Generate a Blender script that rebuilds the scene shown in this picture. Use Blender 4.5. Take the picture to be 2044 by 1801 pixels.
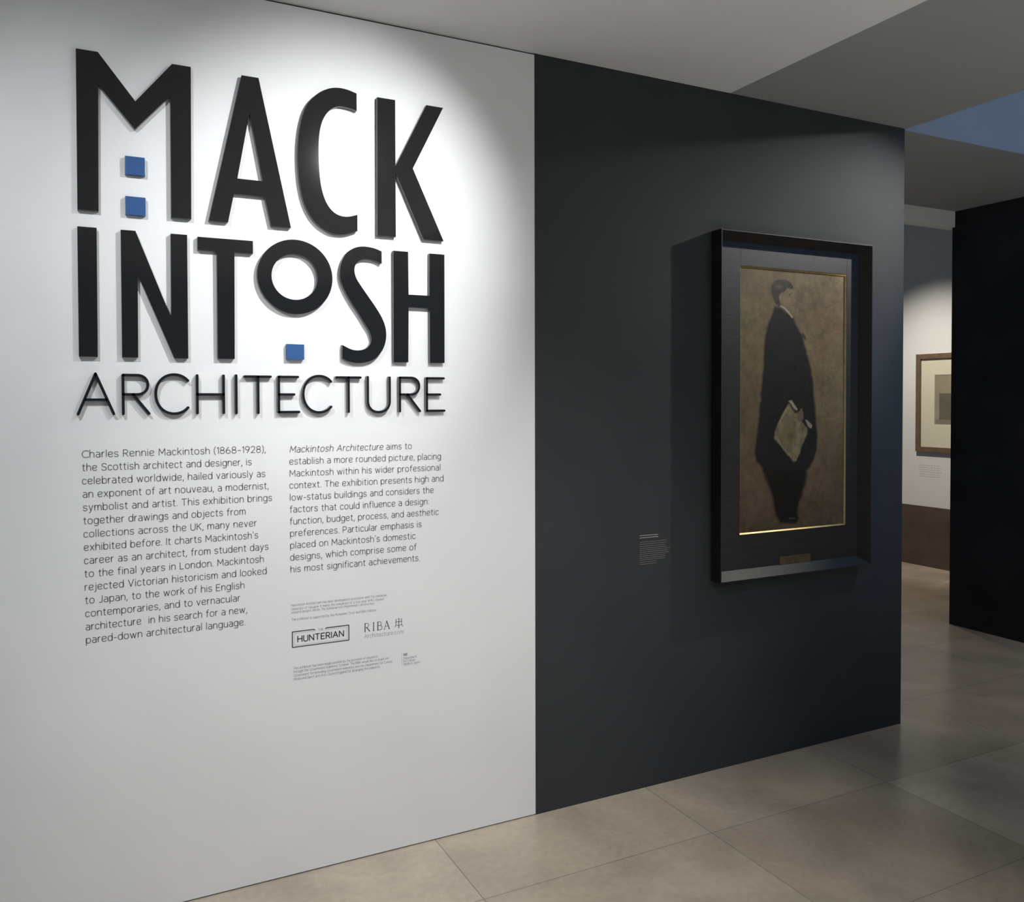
import bpy, bmesh, math, random
import numpy as np
from mathutils import Vector, Matrix
from mathutils.geometry import tessellate_polygon

random.seed(7)
SC = bpy.context.scene
COL = SC.collection
for o in list(bpy.data.objects):
    bpy.data.objects.remove(o)

# ------------------------------------------------------------------ camera
# world axes: x runs along the title wall, y goes into it, z is up; the floor is z = 0
IMG_W, IMG_H = 2044.0, 1801.0
F_PX, YAW, PITCH, ROLL = 1694.9, 0.459465, 0.0203677, -0.0026431
CX_PX, CY_PX = 993.7, 832.5
fw = Vector((math.sin(YAW) * math.cos(PITCH), math.cos(YAW) * math.cos(PITCH), -math.sin(PITCH)))
rt = Vector((math.cos(YAW), -math.sin(YAW), 0))
up = rt.cross(fw)
r2 = rt * math.cos(ROLL) + up * math.sin(ROLL)
u2 = up * math.cos(ROLL) - rt * math.sin(ROLL)
cd = bpy.data.cameras.new('camera')
cam = bpy.data.objects.new('camera', cd)
COL.objects.link(cam)
cam.matrix_world = Matrix(((r2.x, u2.x, -fw.x, 0), (r2.y, u2.y, -fw.y, 0), (r2.z, u2.z, -fw.z, 1.6), (0, 0, 0, 1)))
cd.sensor_fit = 'HORIZONTAL'
cd.sensor_width = 36.0
cd.lens = 36.0 * F_PX / IMG_W
cd.shift_x = (IMG_W / 2 - CX_PX) / IMG_W
cd.shift_y = (CY_PX - IMG_H / 2) / IMG_W
cd.clip_start = 0.05
SC.camera = cam

# ------------------------------------------------------------------ exposure, world, lamps
SC.view_settings.view_transform = 'Standard'
SC.view_settings.look = 'None'
SC.view_settings.gamma = 1.0
SC.view_settings.exposure = 0.0
SC.view_settings.use_curve_mapping = False

wd = bpy.data.worlds.new('gallery_ambient')
SC.world = wd
wd.use_nodes = True
bg = wd.node_tree.nodes['Background']
bg.inputs[0].default_value = (0.62, 0.79, 1.0, 1)
bg.inputs[1].default_value = 0.20


def aim(o, target):
    d = Vector(target) - o.location
    o.rotation_euler = d.to_track_quat('-Z', 'Y').to_euler()


def spot(name, loc, target, power, angle, blend, color=(1, 1, 1), radius=0.02):
    l = bpy.data.lights.new(name, 'SPOT')
    l.energy = power
    l.spot_size = math.radians(angle)
    l.spot_blend = blend
    l.shadow_soft_size = radius
    l.color = color
    o = bpy.data.objects.new(name, l)
    COL.objects.link(o)
    o.location = loc
    aim(o, target)
    return o


def area(name, loc, target, power, sx, sy, color=(1, 1, 1)):
    l = bpy.data.lights.new(name, 'AREA')
    l.shape = 'RECTANGLE'
    l.size = sx
    l.size_y = sy
    l.energy = power
    l.color = color
    o = bpy.data.objects.new(name, l)
    COL.objects.link(o)
    o.location = loc
    aim(o, target)
    return o


# two track spots wash the title wall, one spot up in the ceiling well picks out the portrait,
# a warm spot serves the print in the next room, cool daylight falls into the ceiling well
spot('track_spot_main', (1.22, 1.35, 2.84), (0.80, 2.84, 2.17), 160, 55, 1.0, (0.98, 0.99, 1.0))
spot('track_spot_side', (-0.50, 1.25, 2.84), (0.14, 2.84, 1.66), 82, 72, 1.0, (0.93, 0.97, 1.0))
spot('wall_washer', (3.25, -1.0, 2.85), (1.15, 2.84, 0.0), 140, 44, 1.0, (1.0, 0.99, 0.97))
spot('floor_spot', (0.80, 0.85, 2.86), (0.95, 2.40, 0.0), 150, 80, 1.0, (1.0, 0.99, 0.97))
spot('portrait_spot', (4.36, 2.22, 3.05), (2.62, 2.84, 1.90), 205, 56, 1.0, (1.0, 0.99, 0.94))
spot('well_blue_fill', (4.35, 1.55, 3.45), (3.62, 2.84, 1.6), 130, 30, 1.0, (0.40, 0.63, 1.0))  # added blue spot, tints the wall end with the well's daylight
spot('well_floor_fill', (4.70, 1.60, 3.62), (4.75, 2.75, 0.0), 110, 46, 1.0, (1.0, 0.95, 0.88))  # added spot, brightens the floor in front of the black wall
spot('print_spot', (5.75, 5.0, 3.4), (7.23, 5.42, 1.25), 250, 62, 1.0, (1.0, 0.93, 0.84))
spot('next_room_downlight', (6.0, 5.2, 3.9), (5.9, 5.2, 0.0), 130, 60, 0.9, (1.0, 0.82, 0.58))
area('well_daylight', (5.0, 0.4, 3.55), (4.9, 2.86, 3.1), 15.0, 1.0, 1.0, (0.12, 0.40, 1.0))
# added unseen spots behind the viewer; their bounce off the floor brightens the ceiling
for k, (lx, ly, lp) in enumerate(((-1.6, -1.6, 100), (1.0, -1.8, 280), (3.3, -1.1, 3300))):
    spot('ceiling_bounce_fill', (lx, ly, 2.86), (lx, ly, 0.0), lp, 80, 0.6, (0.74, 0.87, 1.0))


# ------------------------------------------------------------------ materials
def mat(name, color, rough=0.5, metal=0.0, spec=0.5, noise=None, bump=None, coat=0.0):
    """noise = (scale, colour2, amount), bump = (scale, strength)"""
    m = bpy.data.materials.new(name)
    m.use_nodes = True
    nt = m.node_tree
    b = nt.nodes['Principled BSDF']
    b.inputs['Base Color'].default_value = (*color, 1)
    b.inputs['Roughness'].default_value = rough
    b.inputs['Metallic'].default_value = metal
    b.inputs['Specular IOR Level'].default_value = spec
    b.inputs['Coat Weight'].default_value = coat
    b.inputs['Coat Roughness'].default_value = 0.08
    tc = nt.nodes.new('ShaderNodeTexCoord')
    if noise:
        n = nt.nodes.new('ShaderNodeTexNoise')
        n.inputs['Scale'].default_value = noise[0]
        n.inputs['Detail'].default_value = 5
        nt.links.new(tc.outputs['Object'], n.inputs['Vector'])
        mx = nt.nodes.new('ShaderNodeMix')
        mx.data_type = 'RGBA'
        mp = nt.nodes.new('ShaderNodeMapRange')
        mp.inputs[1].default_value = 0.35
        mp.inputs[2].default_value = 0.65
        mp.inputs[4].default_value = noise[2]
        nt.links.new(n.outputs[0], mp.inputs[0])
        nt.links.new(mp.outputs[0], mx.inputs[0])
        mx.inputs[6].default_value = (*color, 1)
        mx.inputs[7].default_value = (*noise[1], 1)
        nt.links.new(mx.outputs[2], b.inputs['Base Color'])
    if bump:
        n = nt.nodes.new('ShaderNodeTexNoise')
        n.inputs['Scale'].default_value = bump[0]
        n.inputs['Detail'].default_value = 3
        nt.links.new(tc.outputs['Object'], n.inputs['Vector'])
        bp = nt.nodes.new('ShaderNodeBump')
        bp.inputs['Strength'].default_value = bump[1]
        bp.inputs['Distance'].default_value = 0.002
        nt.links.new(n.outputs[0], bp.inputs['Height'])
        nt.links.new(bp.outputs[0], b.inputs['Normal'])
    return m


M = {}
M['white_wall'] = mat('white_wall_paint', (0.74, 0.74, 0.74), 0.75, spec=0.25, noise=(3.0, (0.715, 0.715, 0.72), 1.0), bump=(260, 0.06))
M['dark_wall'] = mat('charcoal_wall_paint', (0.0390, 0.0415, 0.0440), 0.8, spec=0.15, noise=(2.5, (0.0350, 0.0375, 0.0402), 1.0), bump=(260, 0.08))
M['black_wall'] = mat('black_wall_paint', (0.020, 0.020, 0.022), 0.7, spec=0.2, noise=(3.0, (0.011, 0.011, 0.013), 1.0))
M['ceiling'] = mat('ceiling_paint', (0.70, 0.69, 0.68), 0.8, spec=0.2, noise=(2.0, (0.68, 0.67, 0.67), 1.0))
M['soffit'] = mat('soffit_darker_grey', (0.30, 0.295, 0.30), 0.8, spec=0.2, noise=(2.0, (0.285, 0.285, 0.295), 1.0))  # soffit base colour, a darker grey than the ceiling
M['well_blue_tint'] = mat('well_grey_with_blue_light', (0.27, 0.31, 0.37), 0.8, spec=0.2)  # blue of the daylight partly mixed into the grey base colour
M['gap'] = mat('shadow_gap_black', (0.01, 0.01, 0.01), 0.9, spec=0.1)
M['letter_black'] = mat('black_gloss_acrylic', (0.010, 0.010, 0.011), 0.06, spec=0.5)
M['letter_edge'] = mat('letter_edge_grey', (0.10, 0.10, 0.105), 0.35, spec=0.5)
M['vinyl'] = mat('grey_vinyl_lettering', (0.155, 0.155, 0.15), 0.6, spec=0.3)
M['vinyl_light'] = mat('pale_vinyl_lettering', (0.38, 0.38, 0.37), 0.6, spec=0.3)
M['vinyl_dark'] = mat('dark_vinyl_lettering', (0.05, 0.05, 0.048), 0.6, spec=0.3)
M['vinyl_white'] = mat('white_vinyl_lettering', (0.62, 0.62, 0.60), 0.6, spec=0.3)
M['vinyl_dim'] = mat('pale_grey_vinyl_lettering', (0.30, 0.30, 0.29), 0.6, spec=0.3)
M['gold'] = mat('gilded_slip', (0.78, 0.58, 0.28), 0.28, metal=1.0, noise=(60, (0.62, 0.45, 0.2), 1.0))
M['brass'] = mat('aged_brass', (0.16, 0.115, 0.05), 0.45, metal=0.6, noise=(50, (0.10, 0.075, 0.035), 1.0))
M['brass_edge'] = mat('brass_edge', (0.22, 0.17, 0.09), 0.35, metal=0.8)
M['engraving'] = mat('engraved_lines', (0.03, 0.024, 0.014), 0.7)
M['print_wood'] = mat('oak_moulding', (0.15, 0.098, 0.058), 0.5, noise=(25, (0.115, 0.075, 0.044), 1.0))
M['mat_board'] = mat('cream_mount_board', (0.74, 0.66, 0.52), 0.9, spec=0.2)
M['caption'] = mat('print_caption_grey', (0.50, 0.49, 0.47), 0.8)
M['dado'] = mat('brown_stone_dado', (0.095, 0.065, 0.045), 0.6, noise=(6, (0.07, 0.048, 0.034), 1.0))
M['far_wall'] = mat('next_room_white_paint', (0.66, 0.65, 0.63), 0.8, spec=0.2)

# wood of the portrait frame: long streaks
m = mat('ebonised_frame_wood', (0.018, 0.016, 0.015), 0.5, spec=0.38)
nt = m.node_tree
tc = nt.nodes.new('ShaderNodeTexCoord')
mp = nt.nodes.new('ShaderNodeMapping')
mp.inputs['Scale'].default_value = (6, 60, 60)
nz = nt.nodes.new('ShaderNodeTexNoise')
nz.inputs['Scale'].default_value = 2.0
nz.inputs['Detail'].default_value = 6
cr = nt.nodes.new('ShaderNodeValToRGB')
cr.color_ramp.elements[0].position = 0.35
cr.color_ramp.elements[0].color = (0.009, 0.008, 0.0078, 1)
cr.color_ramp.elements[1].position = 0.7
cr.color_ramp.elements[1].color = (0.022, 0.019, 0.017, 1)
nt.links.new(tc.outputs['Object'], mp.inputs[0])
nt.links.new(mp.outputs[0], nz.inputs['Vector'])
nt.links.new(nz.outputs[0], cr.inputs[0])
nt.links.new(cr.outputs[0], nt.nodes['Principled BSDF'].inputs['Base Color'])
M['frame_wood'] = m

# blue acrylic blocks
m = mat('blue_acrylic', (0.045, 0.12, 0.31), 0.22, spec=0.5)
nt = m.node_tree
tr = nt.nodes.new('ShaderNodeBsdfTranslucent')
tr.inputs[0].default_value = (0.08, 0.22, 0.6, 1)
mx = nt.nodes.new('ShaderNodeMixShader')
mx.inputs[0].default_value = 0.25
out = nt.nodes['Material Output']
nt.links.new(nt.nodes['Principled BSDF'].outputs[0], mx.inputs[1])
nt.links.new(tr.outputs[0], mx.inputs[2])
nt.links.new(mx.outputs[0], out.inputs[0])
M['blue'] = m

# picture glass
m = bpy.data.materials.new('picture_glass')
m.use_nodes = True
nt = m.node_tree
nt.nodes.remove(nt.nodes['Principled BSDF'])
tp = nt.nodes.new('ShaderNodeBsdfTransparent')
tp.inputs[0].default_value = (0.97, 0.98, 0.97, 1)
gl = nt.nodes.new('ShaderNodeBsdfGlossy')
gl.inputs['Roughness'].default_value = 0.02
mx = nt.nodes.new('ShaderNodeMixShader')
mx.inputs[0].default_value = 0.035
nt.links.new(tp.outputs[0], mx.inputs[1])
nt.links.new(gl.outputs[0], mx.inputs[2])
nt.links.new(mx.outputs[0], nt.nodes['Material Output'].inputs[0])
M['glass'] = m

# stone floor: honed limestone slabs laid square to the title wall
m = bpy.data.materials.new('limestone_slabs')
m.use_nodes = True
nt = m.node_tree
b = nt.nodes['Principled BSDF']
tc = nt.nodes.new('ShaderNodeTexCoord')
mp = nt.nodes.new('ShaderNodeMapping')
mp.inputs['Location'].default_value = (-1.148 + 0.93 * 4, -2.43 + 0.62 * 12, 0)
nt.links.new(tc.outputs['Object'], mp.inputs[0])
br = nt.nodes.new('ShaderNodeTexBrick')
br.offset = 0.0
br.squash = 1.0
br.inputs['Color1'].default_value = (0.35, 0.29, 0.225, 1)
br.inputs['Color2'].default_value = (0.48, 0.41, 0.33, 1)
br.inputs['Mortar'].default_value = (0.25, 0.21, 0.165, 1)
br.inputs['Scale'].default_value = 1.0
br.inputs['Mortar Size'].default_value = 0.0022
br.inputs['Mortar Smooth'].default_value = 0.3
br.inputs['Brick Width'].default_value = 0.93
br.inputs['Row Height'].default_value = 0.62
nt.links.new(mp.outputs[0], br.inputs['Vector'])
nz = nt.nodes.new('ShaderNodeTexNoise')
nz.inputs['Scale'].default_value = 2.6
nz.inputs['Detail'].default_value = 7
nz.inputs['Distortion'].default_value = 0.6
nt.links.new(tc.outputs['Object'], nz.inputs['Vector'])
nz2 = nt.nodes.new('ShaderNodeTexNoise')
nz2.inputs['Scale'].default_value = 38
nz2.inputs['Detail'].default_value = 4
nt.links.new(tc.outputs['Object'], nz2.inputs['Vector'])
ad = nt.nodes.new('ShaderNodeMath')
ad.operation = 'MULTIPLY_ADD'
ad.inputs[1].default_value = 0.35
nt.links.new(nz2.outputs[0], ad.inputs[0])
nt.links.new(nz.outputs[0], ad.inputs[2])
rg = nt.nodes.new('ShaderNodeMapRange')
rg.inputs[1].default_value = 0.45
rg.inputs[2].default_value = 0.9
rg.inputs[3].default_value = 0.78
rg.inputs[4].default_value = 1.16
nt.links.new(ad.outputs[0], rg.inputs[0])
mu = nt.nodes.new('ShaderNodeMix')
mu.data_type = 'RGBA'
mu.blend_type = 'MULTIPLY'
mu.inputs[0].default_value = 1.0
nt.links.new(br.outputs['Color'], mu.inputs[6])
nt.links.new(rg.outputs[0], mu.inputs[7])
nt.links.new(mu.outputs[2], b.inputs['Base Color'])
b.inputs['Roughness'].default_value = 0.27
b.inputs['Specular IOR Level'].default_value = 0.45
M['floor'] = m


# painted surfaces read their pigment from a colour attribute
def pigment(name, rough):
    m = bpy.data.materials.new(name)
    m.use_nodes = True
    nt = m.node_tree
    at = nt.nodes.new('ShaderNodeAttribute')
    at.attribute_name = 'pigment'
    b = nt.nodes['Principled BSDF']
    nt.links.new(at.outputs['Color'], b.inputs['Base Color'])
    b.inputs['Roughness'].default_value = rough
    b.inputs['Specular IOR Level'].default_value = 0.15
    return m


M['oil_paint'] = pigment('oil_paint_on_canvas', 0.55)
M['print_ink'] = pigment('ink_on_paper', 0.85)


# ------------------------------------------------------------------ object helpers
class MB:
    """collects faces in world coordinates and links them as ONE mesh"""

    def __init__(self):
        self.v = []
        self.f = []

    def face(self, pts):
        i = len(self.v)
        self.v += [tuple(p) for p in pts]
        self.f.append(tuple(range(i, i + len(pts))))

    def box(self, x0, x1, y0, y1, z0, z1):
        i = len(self.v)
        self.v += [(x0, y0, z0), (x1, y0, z0), (x1, y1, z0), (x0, y1, z0), (x0, y0, z1), (x1, y0, z1), (x1, y1, z1), (x0, y1, z1)]
        for q in ((0, 3, 2, 1), (4, 5, 6, 7), (0, 1, 5, 4), (1, 2, 6, 5), (2, 3, 7, 6), (3, 0, 4, 7)):
            self.f.append(tuple(i + k for k in q))
        return self

    def build(self, name, material, parent=None, origin=None, weld=True, bevel=0.0):
        me = bpy.data.meshes.new(name)
        if origin is None:
            origin = parent.location if parent is not None and parent.type == 'EMPTY' else Vector((0, 0, 0))
        org = Vector(origin)
        me.from_pydata([tuple(Vector(p) - org) for p in self.v], [], self.f)
        bm = bmesh.new()
        bm.from_mesh(me)
        if weld:
            bmesh.ops.remove_doubles(bm, verts=bm.verts, dist=1e-6)
            bmesh.ops.recalc_face_normals(bm, faces=bm.faces)
        if bevel:
            bmesh.ops.bevel(bm, geom=[e for e in bm.edges if e.calc_face_angle(0) > 0.6], offset=bevel, segments=2, profile=0.6, affect='EDGES')
        bm.to_mesh(me)
        bm.free()
        me.materials.append(material)
        o = bpy.data.objects.new(name, me)
        COL.objects.link(o)
        if parent is not None:
            o.parent = parent
            if parent.type != 'EMPTY':
                o.location = (0, 0, 0)
        else:
            o.location = org
        return o


def tag(o, label, cat, group=None):
    o['label'] = label
    o['category'] = cat
    if group:
        o['group'] = group
    return o


def thing(name, label, cat, loc, group=None):
    o = bpy.data.objects.new(name, None)
    COL.objects.link(o)
    o.location = loc
    o.empty_display_size = 0.05
    return tag(o, label, cat, group)


def structure(name, mb, material, label=None, origin=None):
    o = mb.build(name, material, origin=origin)
    o['kind'] = 'structure'
    if label:
        o['label'] = label
    return o


# ------------------------------------------------------------------ the setting
D = 2.84          # face of the title wall
C = 2.91          # ceiling height
XE = 1.563        # white paint gives way to charcoal
XW = 3.613        # free end of the title wall

structure('floor', MB().box(-4, 9, -4, 9.5, -0.12, 0.0), M['floor'], 'pale brown polished limestone slab floor')
structure('wall_left', MB().box(-4, XE, D, D + 0.02, 0.0045, C - 0.006), M['white_wall'], 'white painted title wall panel')
structure('trim_1', MB().box(-4, XE, D + 0.006, D + 0.02, C - 0.006, C), M['gap'], 'thin dark shadow gap between white wall and ceiling')
structure('trim_2', MB().box(-4, XE, D + 0.006, D + 0.02, 0.0, 0.0045), M['gap'], 'thin dark shadow gap between white wall and floor')
mb = MB().box(-4, XE, D + 0.02, D + 0.32, 0, C)
mb.box(XE, XW, D + 0.001, D + 0.32, 0, C)
structure('wall_front', mb, M['dark_wall'], 'charcoal painted end of the title wall')
structure('wall_right', MB().box(5.527, 5.80, -2.0, 3.955, 0, C), M['black_wall'], 'black partition wall at the right edge')

structure('ceiling', MB().box(-4, 2.52, -4, D + 0.30, C, C + 0.9), M['ceiling'], 'pale grey flat ceiling above the white wall')
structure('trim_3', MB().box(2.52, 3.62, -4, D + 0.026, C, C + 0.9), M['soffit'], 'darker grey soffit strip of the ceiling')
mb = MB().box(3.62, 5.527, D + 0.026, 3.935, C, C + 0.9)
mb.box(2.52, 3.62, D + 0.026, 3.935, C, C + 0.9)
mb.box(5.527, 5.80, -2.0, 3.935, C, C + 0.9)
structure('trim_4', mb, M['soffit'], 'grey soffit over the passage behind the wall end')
structure('trim_5', MB().box(1.5, 5.80, 3.935, 4.02, C - 0.11, C + 1.1), M['far_wall'], 'pale lintel band across the passage')
mb = MB().box(3.62, 5.527, -0.6, D + 0.026, 3.70, 3.78)
mb.box(3.62, 5.527, -0.7, -0.6, C, 3.78)
structure('trim_6', mb, M['ceiling'], 'lid of the raised ceiling well')
structure('trim_7', MB().box(3.62, 5.527, D + 0.016, D + 0.026, C, 3.70), M['well_blue_tint'], 'upstand of the raised ceiling well, blue light partly in its colour')
structure('trim_8', MB().box(-4, 9, 4.02, 9.5, 4.0, 4.1), M['far_wall'], 'high ceiling of the next room')
structure('wall_back', MB().box(7.234, 7.45, 2.0, 9.5, 0.572, 4.0), M['far_wall'], 'white wall of the next room where the print hangs')
structure('baseboard_back', MB().box(7.226, 7.45, 2.0, 9.5, 0, 0.572), M['dado'], 'brown dado at the foot of the next room wall')


# ------------------------------------------------------------------ lettering tools
def arc(cx, cy, rx, ry, a0, a1, n=20, p=2.0):
    """superellipse arc, angles in degrees"""
    r = []
    for i in range(n + 1):
        a = math.radians(a0 + (a1 - a0) * i / n)
        c, s = math.cos(a), math.sin(a)
        r.append((cx + rx * math.copysign(abs(c) ** (2 / p), c), cy + ry * math.copysign(abs(s) ** (2 / p), s)))
    return r


def rounded(pts, r, closed=False, n=6):
    """polyline with its corners rounded to radius r (shorter where the legs are short)"""
    out = []
    N = len(pts)
    for i, p in enumerate(pts):
        if not closed and i in (0, N - 1):
            out.append(p)
            continue
        a = Vector(pts[i - 1])
        b = Vector(p)
        c = Vector(pts[(i + 1) % N])
        la, lc = (a - b).length, (c - b).length
        fa = 0.5 if (closed or i > 1) else 1.0
        fc = 0.5 if (closed or i < N - 2) else 1.0
        ra, rc = min(r, la * fa), min(r, lc * fc)
        p0 = b + (a - b) / la * ra
        p1 = b + (c - b) / lc * rc
        for k in range(n + 1):
            t = k / n
            # between a quadratic and a circular-looking corner
            w0, w1, w2 = (1 - t) ** 2, 2 * t * (1 - t) * 0.80, t * t
            s = w0 + w1 + w2
            out.append(tuple((p0 * w0 + b * w1 + p1 * w2) / s))
    if closed:
        out.append(out[0])
    return out


def clean(pl):
    o = [pl[0]]
    for p in pl[1:]:
        if (Vector(p) - Vector(o[-1])).length > 1e-5:
            o.append(p)
    return o


def split_corners(pl, lim=42):
    pl = clean(pl)
    runs = [[pl[0]]]
    for i in range(1, len(pl)):
        runs[-1].append(pl[i])
        if i < len(pl) - 1:
            a = Vector(pl[i]) - Vector(pl[i - 1])
            b = Vector(pl[i + 1]) - Vector(pl[i])
            if math.degrees(a.angle(b)) > lim:
                runs.append([pl[i]])
    return runs


def ribbon(pl, w, cap=4):
    """left side, right side and end-cap points of a stroked run"""
    n = len(pl)
    closed = n > 3 and (Vector(pl[0]) - Vector(pl[-1])).length < 1e-5
    L, R = [], []
    for i in range(n):
        if closed:
            a = Vector(pl[i - 1]) if i > 0 else Vector(pl[-2])
            c = Vector(pl[i + 1]) if i < n - 1 else Vector(pl[1])
        else:
            a = Vector(pl[max(i - 1, 0)])
            c = Vector(pl[min(i + 1, n - 1)])
        t = (c - a).normalized()
        nn = Vector((-t.y, t.x)) * (w / 2)
        p = Vector(pl[i])
        L.append(p + nn)
        R.append(p - nn)
    caps = [[], []]
    if not closed:
        for e, (p, q) in enumerate(((pl[0], pl[1]), (pl[-1], pl[-2]))):
            p = Vector(p)
            t = (p - Vector(q)).normalized()
            a0 = math.atan2(t.y, t.x)
            # from one side of the end round to the other
            caps[e] = [p + Vector((math.cos(a0 - math.pi / 2 + math.pi * k / cap), math.sin(a0 - math.pi / 2 + math.pi * k / cap))) * (w / 2) for k in range(cap + 1)]
    return L, R, caps


def stroke_flat(mb, pl, w, yf, tf=lambda p: (p[0], p[1]), cap=3):
    for run in split_corners(pl):
        if len(run) < 2:
            continue
        L, R, caps = ribbon(run, w, cap)
        P = lambda p: (tf(p)[0], yf, tf(p)[1])
        for i in range(len(run) - 1):
            mb.face([P(R[i]), P(R[i + 1]), P(L[i + 1]), P(L[i])])
        for c in caps:
            if c:
                mb.face([P(p) for p in c])


def stroke_solid(front, body, pl, w, ys, cap=6):
    """ys = (wall, seam, front): prism of a stroked run; the front plate and the body go to two meshes"""
    yw, ym, yf = ys
    for run in split_corners(pl):
        L, R, caps = ribbon(run, w, cap)
        loop = list(R[1:-1]) + caps[1] + list(reversed(L[1:-1])) + caps[0]
        i0 = len(front.v)
        front_pts = [(p.x, yf, p.y) for p in loop]
        P = lambda p, y: (p.x, y, p.y)
        for i in range(len(run) - 1):
            front.face([P(R[i], yf), P(R[i + 1], yf), P(L[i + 1], yf), P(L[i], yf)])
        for c in caps:
            front.face([P(p, yf) for p in c])
        for a, b2 in zip(loop, loop[1:] + loop[:1]):
            front.face([P(a, ym), P(b2, ym), P(b2, yf), P(a, yf)])
            body.face([P(a, yw), P(b2, yw), P(b2, ym), P(a, ym)])


def poly_solid(front, body, loops, ys):
    """loops[0] is the outline, the others are holes; millimetre points (x, z)"""
    yw, ym, yf = ys
    V3 = [[Vector((x / 1000, 0, z / 1000)) for x, z in l] for l in loops]
    flat = [p for l in V3 for p in l]
    tris = tessellate_polygon([[Vector((p.x, p.z, 0)) for p in l] for l in V3])
    for t in tris:
        front.face([(flat[k].x, yf, flat[k].z) for k in t])
    for l in V3:
        for a, b2 in zip(l, l[1:] + l[:1]):
            front.face([(a.x, ym, a.z), (b2.x, ym, b2.z), (b2.x, yf, b2.z), (a.x, yf, a.z)])
            body.face([(a.x, yw, a.z), (b2.x, yw, b2.z), (b2.x, ym, b2.z), (a.x, ym, a.z)])


TH = 0.019        # how far the title letters stand off the wall
YS = (D, D - TH + 0.0025, D - TH)


def ell(cx, cz, rx, rz, n=64):
    return [(cx + rx * math.cos(2 * math.pi * k / n), cz + rz * math.sin(2 * math.pi * k / n)) for k in range(n)]


def smooth(pts, n=4, closed=False):
    """Catmull-Rom through the points"""
    out = []
    N = len(pts)
    for i in range(N - 1):
        p0 = Vector(pts[max(i - 1, 0)])
        p1 = Vector(pts[i])
        p2 = Vector(pts[i + 1])
        p3 = Vector(pts[min(i + 2, N - 1)])
        for k in range(n):
            t = k / n
            out.append(tuple(0.5 * ((2 * p1) + (p2 - p0) * t + (2 * p0 - 5 * p1 + 4 * p2 - p3) * t * t + (3 * p1 - p0 - 3 * p2 + p3) * t ** 3)))
    out.append(tuple(pts[-1]))
    return out


# outlines of the seven plus four big letters, in millimetres on the wall
T1, B1, T2, B2 = 2642, 2168, 2118, 1732
letters = []
letters.append(('M', [[(7, T1), (66, T1), (168, 2511), (274, T1), (329, T1), (326, B1), (267, B1), (268, 2543), (166, 2426), (66, 2545), (63, B1), (6, B1)]],
                'big black letter M that begins the upper title word'))
letters.append(('A', [[(483, T1), (536, T1), (637, B1), (573, B1), (553, 2261), (456, 2261), (437, B1), (378, B1)], [(507, 2526), (547, 2311), (467, 2311)]],
                'big black letter A of the upper title word between M and C'))
co = smooth([(863, 2643), (830, 2651), (797, 2652), (763, 2643), (728, 2621), (698, 2587), (680, 2548), (668, 2495), (662, 2436), (662, 2377), (666, 2326), (675, 2276), (689, 2237), (711, 2202), (737, 2179), (767, 2164), (797, 2160), (828, 2164), (863, 2177)])
ci = smooth([(863, 2232), (837, 2224), (813, 2222), (790, 2228), (770, 2243), (753, 2269), (741, 2305), (734, 2349), (731, 2404), (731, 2452), (735, 2497), (744, 2532), (758, 2559), (777, 2579), (800, 2590), (823, 2591), (847, 2588), (863, 2584)])
letters.append(('C', [co + ci], 'big black letter C of the upper title word between A and K'))
letters.append(('K', [[(936, T1), (1001, T1), (1001, 2414), (1117, T1), (1181, T1), (1065, 2413), (1181, 2168), (1104, 2168), (1001, 2392), (1001, B1), (934, B1)]],
                'big black letter K that ends the upper title word'))
letters.append(('I', [[(5, T2), (57, T2), (56, B2), (5, B2)]], 'straight black letter I that begins the second title line'))
letters.append(('N', [[(123, T2), (164, T2), (264, 1857), (265, T2), (313, T2), (313, B2), (272, B2), (169, 1987), (168, B2), (123, B2)]],
                'big black letter N of the second title line beside the I'))
letters.append(('T', [[(344, 2115), (514, 2115), (514, 2074), (456, 2074), (454, B2 + 1), (402, B2 + 1), (402, 2074), (344, 2074)]],
                'big black letter T of the second title line before the ring-shaped O'))
letters.append(('O', [ell(651, 2008, 124, 122.5), ell(648.5, 2007.5, 76, 75.5)],
                'round black letter O raised above the small blue square'))
so = smooth([(949, 2114), (921, 2123), (885, 2126), (853, 2119), (824, 2099), (808, 2071), (801, 2038), (804, 2005), (818, 1971), (839, 1935), (866, 1896), (888, 1862), (905, 1834), (911, 1808), (903, 1788), (887, 1775), (862, 1770), (838, 1773), (808, 1787)])
si = smooth([(808, 1742), (830, 1732), (862, 1727), (895, 1731), (923, 1743), (946, 1767), (959, 1793), (964, 1823), (961, 1853), (949, 1884), (928, 1918), (900, 1956), (872, 1994), (858, 2016), (852, 2036), (853, 2055), (862, 2071), (878, 2081), (897, 2084), (921, 2082), (949, 2072)])
letters.append(('S', [so + si], 'big black curved letter S of the second title line'))
letters.append(('H', [[(992, T2 + 2), (1046, T2 + 2), (1047, 1970), (1126, 1970), (1127, T2 + 2), (1184, T2 + 2), (1183, B2), (1127, B2), (1127, 1926), (1047, 1926), (1045, B2), (991, B2)]],
                'big black letter H that ends the second title line'))


def letter(name, label, cat, front, body, group):
    xs = [p[0] for p in front.v]
    zs = [p[2] for p in front.v]
    t = thing(name, label, cat, ((min(xs) + max(xs)) / 2, D, min(zs)), group)
    body.build('body', M['letter_edge'], t)
    front.build('face', M['letter_black'], t)
    return t


for ch, loops, label in letters:
    fr_, bo = MB(), MB()
    poly_solid(fr_, bo, loops, YS)
    letter('raised_letter', label, 'letter', fr_, bo, 'big black title letters')

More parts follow.
